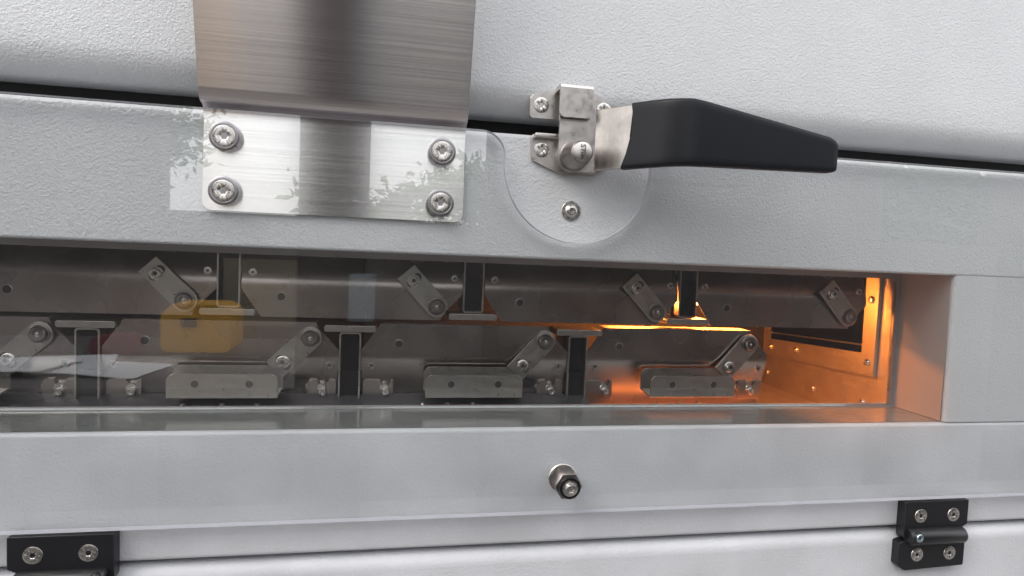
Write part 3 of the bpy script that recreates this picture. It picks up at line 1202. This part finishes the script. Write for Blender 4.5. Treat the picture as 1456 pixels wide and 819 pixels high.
# amber lamp behind the upper row, and the bright gusset it lights
lamp = thing('amber_lamp', 'amber tube lamp glowing behind the upper row of modules', 'lamp', (300, 140, -40))
o = org(lamp)
bm = bmesh.new()
lathe(bm, [(4.5, 0), (4.5, 175)], 215, -40, 136, 18, axis=(1, 0, 0))
finish(bm, 'lamp_tube', M['amber'], lamp, o)
bm = bmesh.new()
sweep_x(bm, [(120, -22), (150, -22), (150, -20), (120, -20)], 210, 435)
finish(bm, 'lamp_shade', M['sheet_light'], lamp, o)
added_low_lamp = thing('amber_lamp', 'thin amber tube lamp low behind the sill before the right lower module', 'lamp', (280, 66, -140))  # added and out of sight: warms the lower part of the right module
bm = bmesh.new()
lathe(bm, [(2.6, 0), (2.6, 150)], 205, -137, 66, 14, axis=(1, 0, 0))
finish(bm, 'lamp_tube', M['amber_low'], added_low_lamp, org(added_low_lamp))
gus = thing('gusset_plate', 'small triangular steel gusset lit amber beside the black channel', 'gusset', (247, 84, -54))
bm = bmesh.new()
prism(bm, [(239, -56), (254, -56), (254, -34)], 96, 98, 0.2)
finish(bm, 'gusset_sheet', M['wall_sheet'], gus, org(gus))
tag(bpy.data.objects['gap_gasket'])

# ================================================================== the place mirrored in the guard
gz = -1250
bm = bmesh.new()
box(bm, -60000, 60000, -60000, 60000, gz - 40, gz)
gd = finish(bm, 'ground', M['ground'])
tag(gd, kind='structure')

wall = thing('facade_wall', 'brown wall with tall openings mirrored in the clear guard', 'wall', (0, -2660, gz))
o = org(wall)
WY = -2680
bm = bmesh.new()


def wbox(x0, x1, z0, z1):
    box(bm, x0, x1, WY - 120, WY, z0, z1)


TOPZ = 1250
wbox(-4600, -1020, gz, TOPZ)
wbox(-1020, 465, gz, 128)
wbox(465, 2700, gz, TOPZ)
wbox(2700, 3500, gz, 150)
wbox(3500, 5200, gz, TOPZ)
finish(bm, 'wall_block', M['facade'], wall, o)
post = thing('dark_post', 'dark post mirrored as a vertical stripe in the steel plate', 'post', (-150, -1360, gz))
bm = bmesh.new()
box(bm, -241, -62, -1410, -1310, gz, 2600)
bmesh.ops.bevel(bm, geom=list(bm.edges), offset=12, segments=2, affect='EDGES')
finish(bm, 'shaft', M['post'], post, org(post))

canopy = thing('canopy_roof', 'grey canopy roof over the machine', 'roof', (0, -700, 1500))  # added, unseen: keeps part of the sky light off the machine
bm = bmesh.new()
box(bm, -5000, 5600, -200, 900, 1500, 1560)
finish(bm, 'roof_sheet', M['roof'], canopy, org(canopy))

board = thing('notice_board', 'beige board on the facade, mirrored left of the middle', 'board', (-520, WY + 20, -390))
bm = bmesh.new()
box(bm, -745, -420, WY + 2, WY + 24, -390, -80)
finish(bm, 'board_sheet', M['beige'], board, org(board))
cbx = thing('control_box', 'blue grey box on the dark post, mirrored near the middle', 'box', (-70, -1300, -200))
bm = bmesh.new()
box(bm, -104, -36, -1309, -1280, -200, -74)
bmesh.ops.bevel(bm, geom=list(bm.edges), offset=3, segments=2, affect='EDGES')
finish(bm, 'box_body', M['bluegrey'], cbx, org(cbx))

# work table with papers and a yellow case, mirrored at the lower left of the guard
table = thing('work_table', 'work table mirrored at the lower left of the guard', 'table', (-600, -1800, gz))
o = org(table)
bm = bmesh.new()
box(bm, -1500, -100, -2250, -1330, -420, -390)
finish(bm, 'tabletop', M['wood'], table, o)
for x in (-1460, -140):
    for y in (-2210, -1370):
        bm = bmesh.new()
        box(bm, x - 22, x + 22, y - 22, y + 22, gz, -420)
        finish(bm, 'leg', M['post'], table, o)
case = thing('yellow_case', 'yellow case on the table, mirrored behind the leftmost channel', 'case', (-600, -1950, -390))
o = org(case)
bm = bmesh.new()
ol = round_poly([(-755, -388), (-530, -388), (-530, -240), (-570, -222), (-720, -222), (-755, -260)], 26, 5)
prism(bm, ol, -2060, -1880, 10, 3)
finish(bm, 'case_body', M['yellow'], case, o)
bm = bmesh.new()
box(bm, -690, -640, -1880, -1872, -300, -270)
finish(bm, 'latch', M['post'], case, o)
pch = thing('cloth_pouch', 'small maroon pouch beside the yellow case', 'pouch', (-880, -1850, -390))
bm = bmesh.new()
prism(bm, round_poly([(-960, -388), (-800, -388), (-820, -325), (-940, -330)], 20, 5), -1900, -1820, 12, 3)
finish(bm, 'pouch_body', M['red'], pch, org(pch))
for k, (x, y, a) in enumerate(((-800, -1560, 0.2), (-960, -1640, -0.3), (-1250, -1500, 0.5), (-1050, -1560, 0.1))):
    bm = bmesh.new()
    N = 10
    vv = [[bm.verts.new(((i / N - 0.5) * 300, (j / N - 0.5) * 210, 6 + k * 3 + 3 * math.sin(i * 0.5 + k) * (j / N))) for j in range(N + 1)] for i in range(N + 1)]
    for i in range(N):
        for j in range(N):
            bm.faces.new((vv[i][j], vv[i + 1][j], vv[i + 1][j + 1], vv[i][j + 1]))
    bmesh.ops.rotate(bm, verts=bm.verts, cent=(0, 0, 0), matrix=Matrix.Rotation(a, 3, 'Z'))
    bmesh.ops.translate(bm, verts=bm.verts, vec=(x, y, -388))
    ps = finish(bm, 'paper_sheet', M['paper'])
    tag(ps, ['white sheet of paper in the middle of the table', 'white sheet of paper beside the pouch', 'white sheet of paper turned at the far left of the table', 'white sheet of paper between the pouch and the far left sheet'][k], 'paper', 'papers on the table')


def tree(x, y, zc, rx, rz, n, leaf, label, seed, trunk_h=None):
    rnd = random.Random(seed)
    T = thing('broadleaf_tree', label, 'tree', (x, y, gz), 'trees beyond the wall')
    o = org(T)
    bm = bmesh.new()
    lathe(bm, [(95, 0), (70, 400), (55, 900), (30, zc - gz + rz * 0.3), (0, zc - gz + rz * 0.5)], x, gz, y, 10, axis=(0, 0, 1))
    tips = []
    for k in range(16):
        a = rnd.uniform(0, 6.28)
        el = rnd.uniform(0.1, 1.2)
        l_ = rx * rnd.uniform(0.6, 1.0)
        d = Vector((math.cos(a) * math.cos(el), math.sin(a) * math.cos(el), math.sin(el) * rz / rx))
        s0 = Vector((x, y, zc - rz * rnd.uniform(0.0, 0.6)))
        e = s0 + d * l_
        lathe(bm, [(20, 0), (6, (e - s0).length)], s0.x, s0.z, s0.y, 6, axis=tuple((e - s0).normalized()))
        tips.append((s0, e))
    finish(bm, 'trunk', M['bark'], T, o)
    verts, faces = [], []
    for k in range(n):
        s0, e = rnd.choice(tips)
        c = s0.lerp(e, rnd.uniform(0.3, 1.08)) + Vector((rnd.gauss(0, 1), rnd.gauss(0, 1), rnd.gauss(0, 1))) * rx * 0.11
        d = Vector((rnd.gauss(0, 1), rnd.gauss(0, 1), rnd.gauss(0, 0.7))).normalized()
        u = d.cross(Vector((rnd.gauss(0, 1), rnd.gauss(0, 1), rnd.gauss(0, 1)))).normalized()
        L = leaf * rnd.uniform(0.7, 1.3)
        w = L * 0.2
        i0 = len(verts)
        for p in (c, c + d * L * 0.5 + u * w, c + d * L, c + d * L * 0.5 - u * w):
            verts.append(tuple((p - Vector(o)) * S))
        faces.append((i0, i0 + 1, i0 + 2, i0 + 3))
    me = bpy.data.meshes.new('crown')
    me.from_pydata(verts, [], faces)
    link('crown', me, T, None, [M['leaf']])


tree(-2150, -5600, 800, 800, 750, 1500, 120, 'leafy tree mirrored at the left of the steel plate', 3)
tree(800, -5900, 620, 800, 600, 1500, 130, 'leafy tree mirrored at the right of the steel plate', 5)
tree(-350, -7400, 420, 900, 450, 2600, 130, 'low leafy tree mirrored behind the dark post', 9)
tree(6500, -6600, 700, 1500, 800, 8500, 170, 'leafy tree mirrored at the right end of the guard', 12)
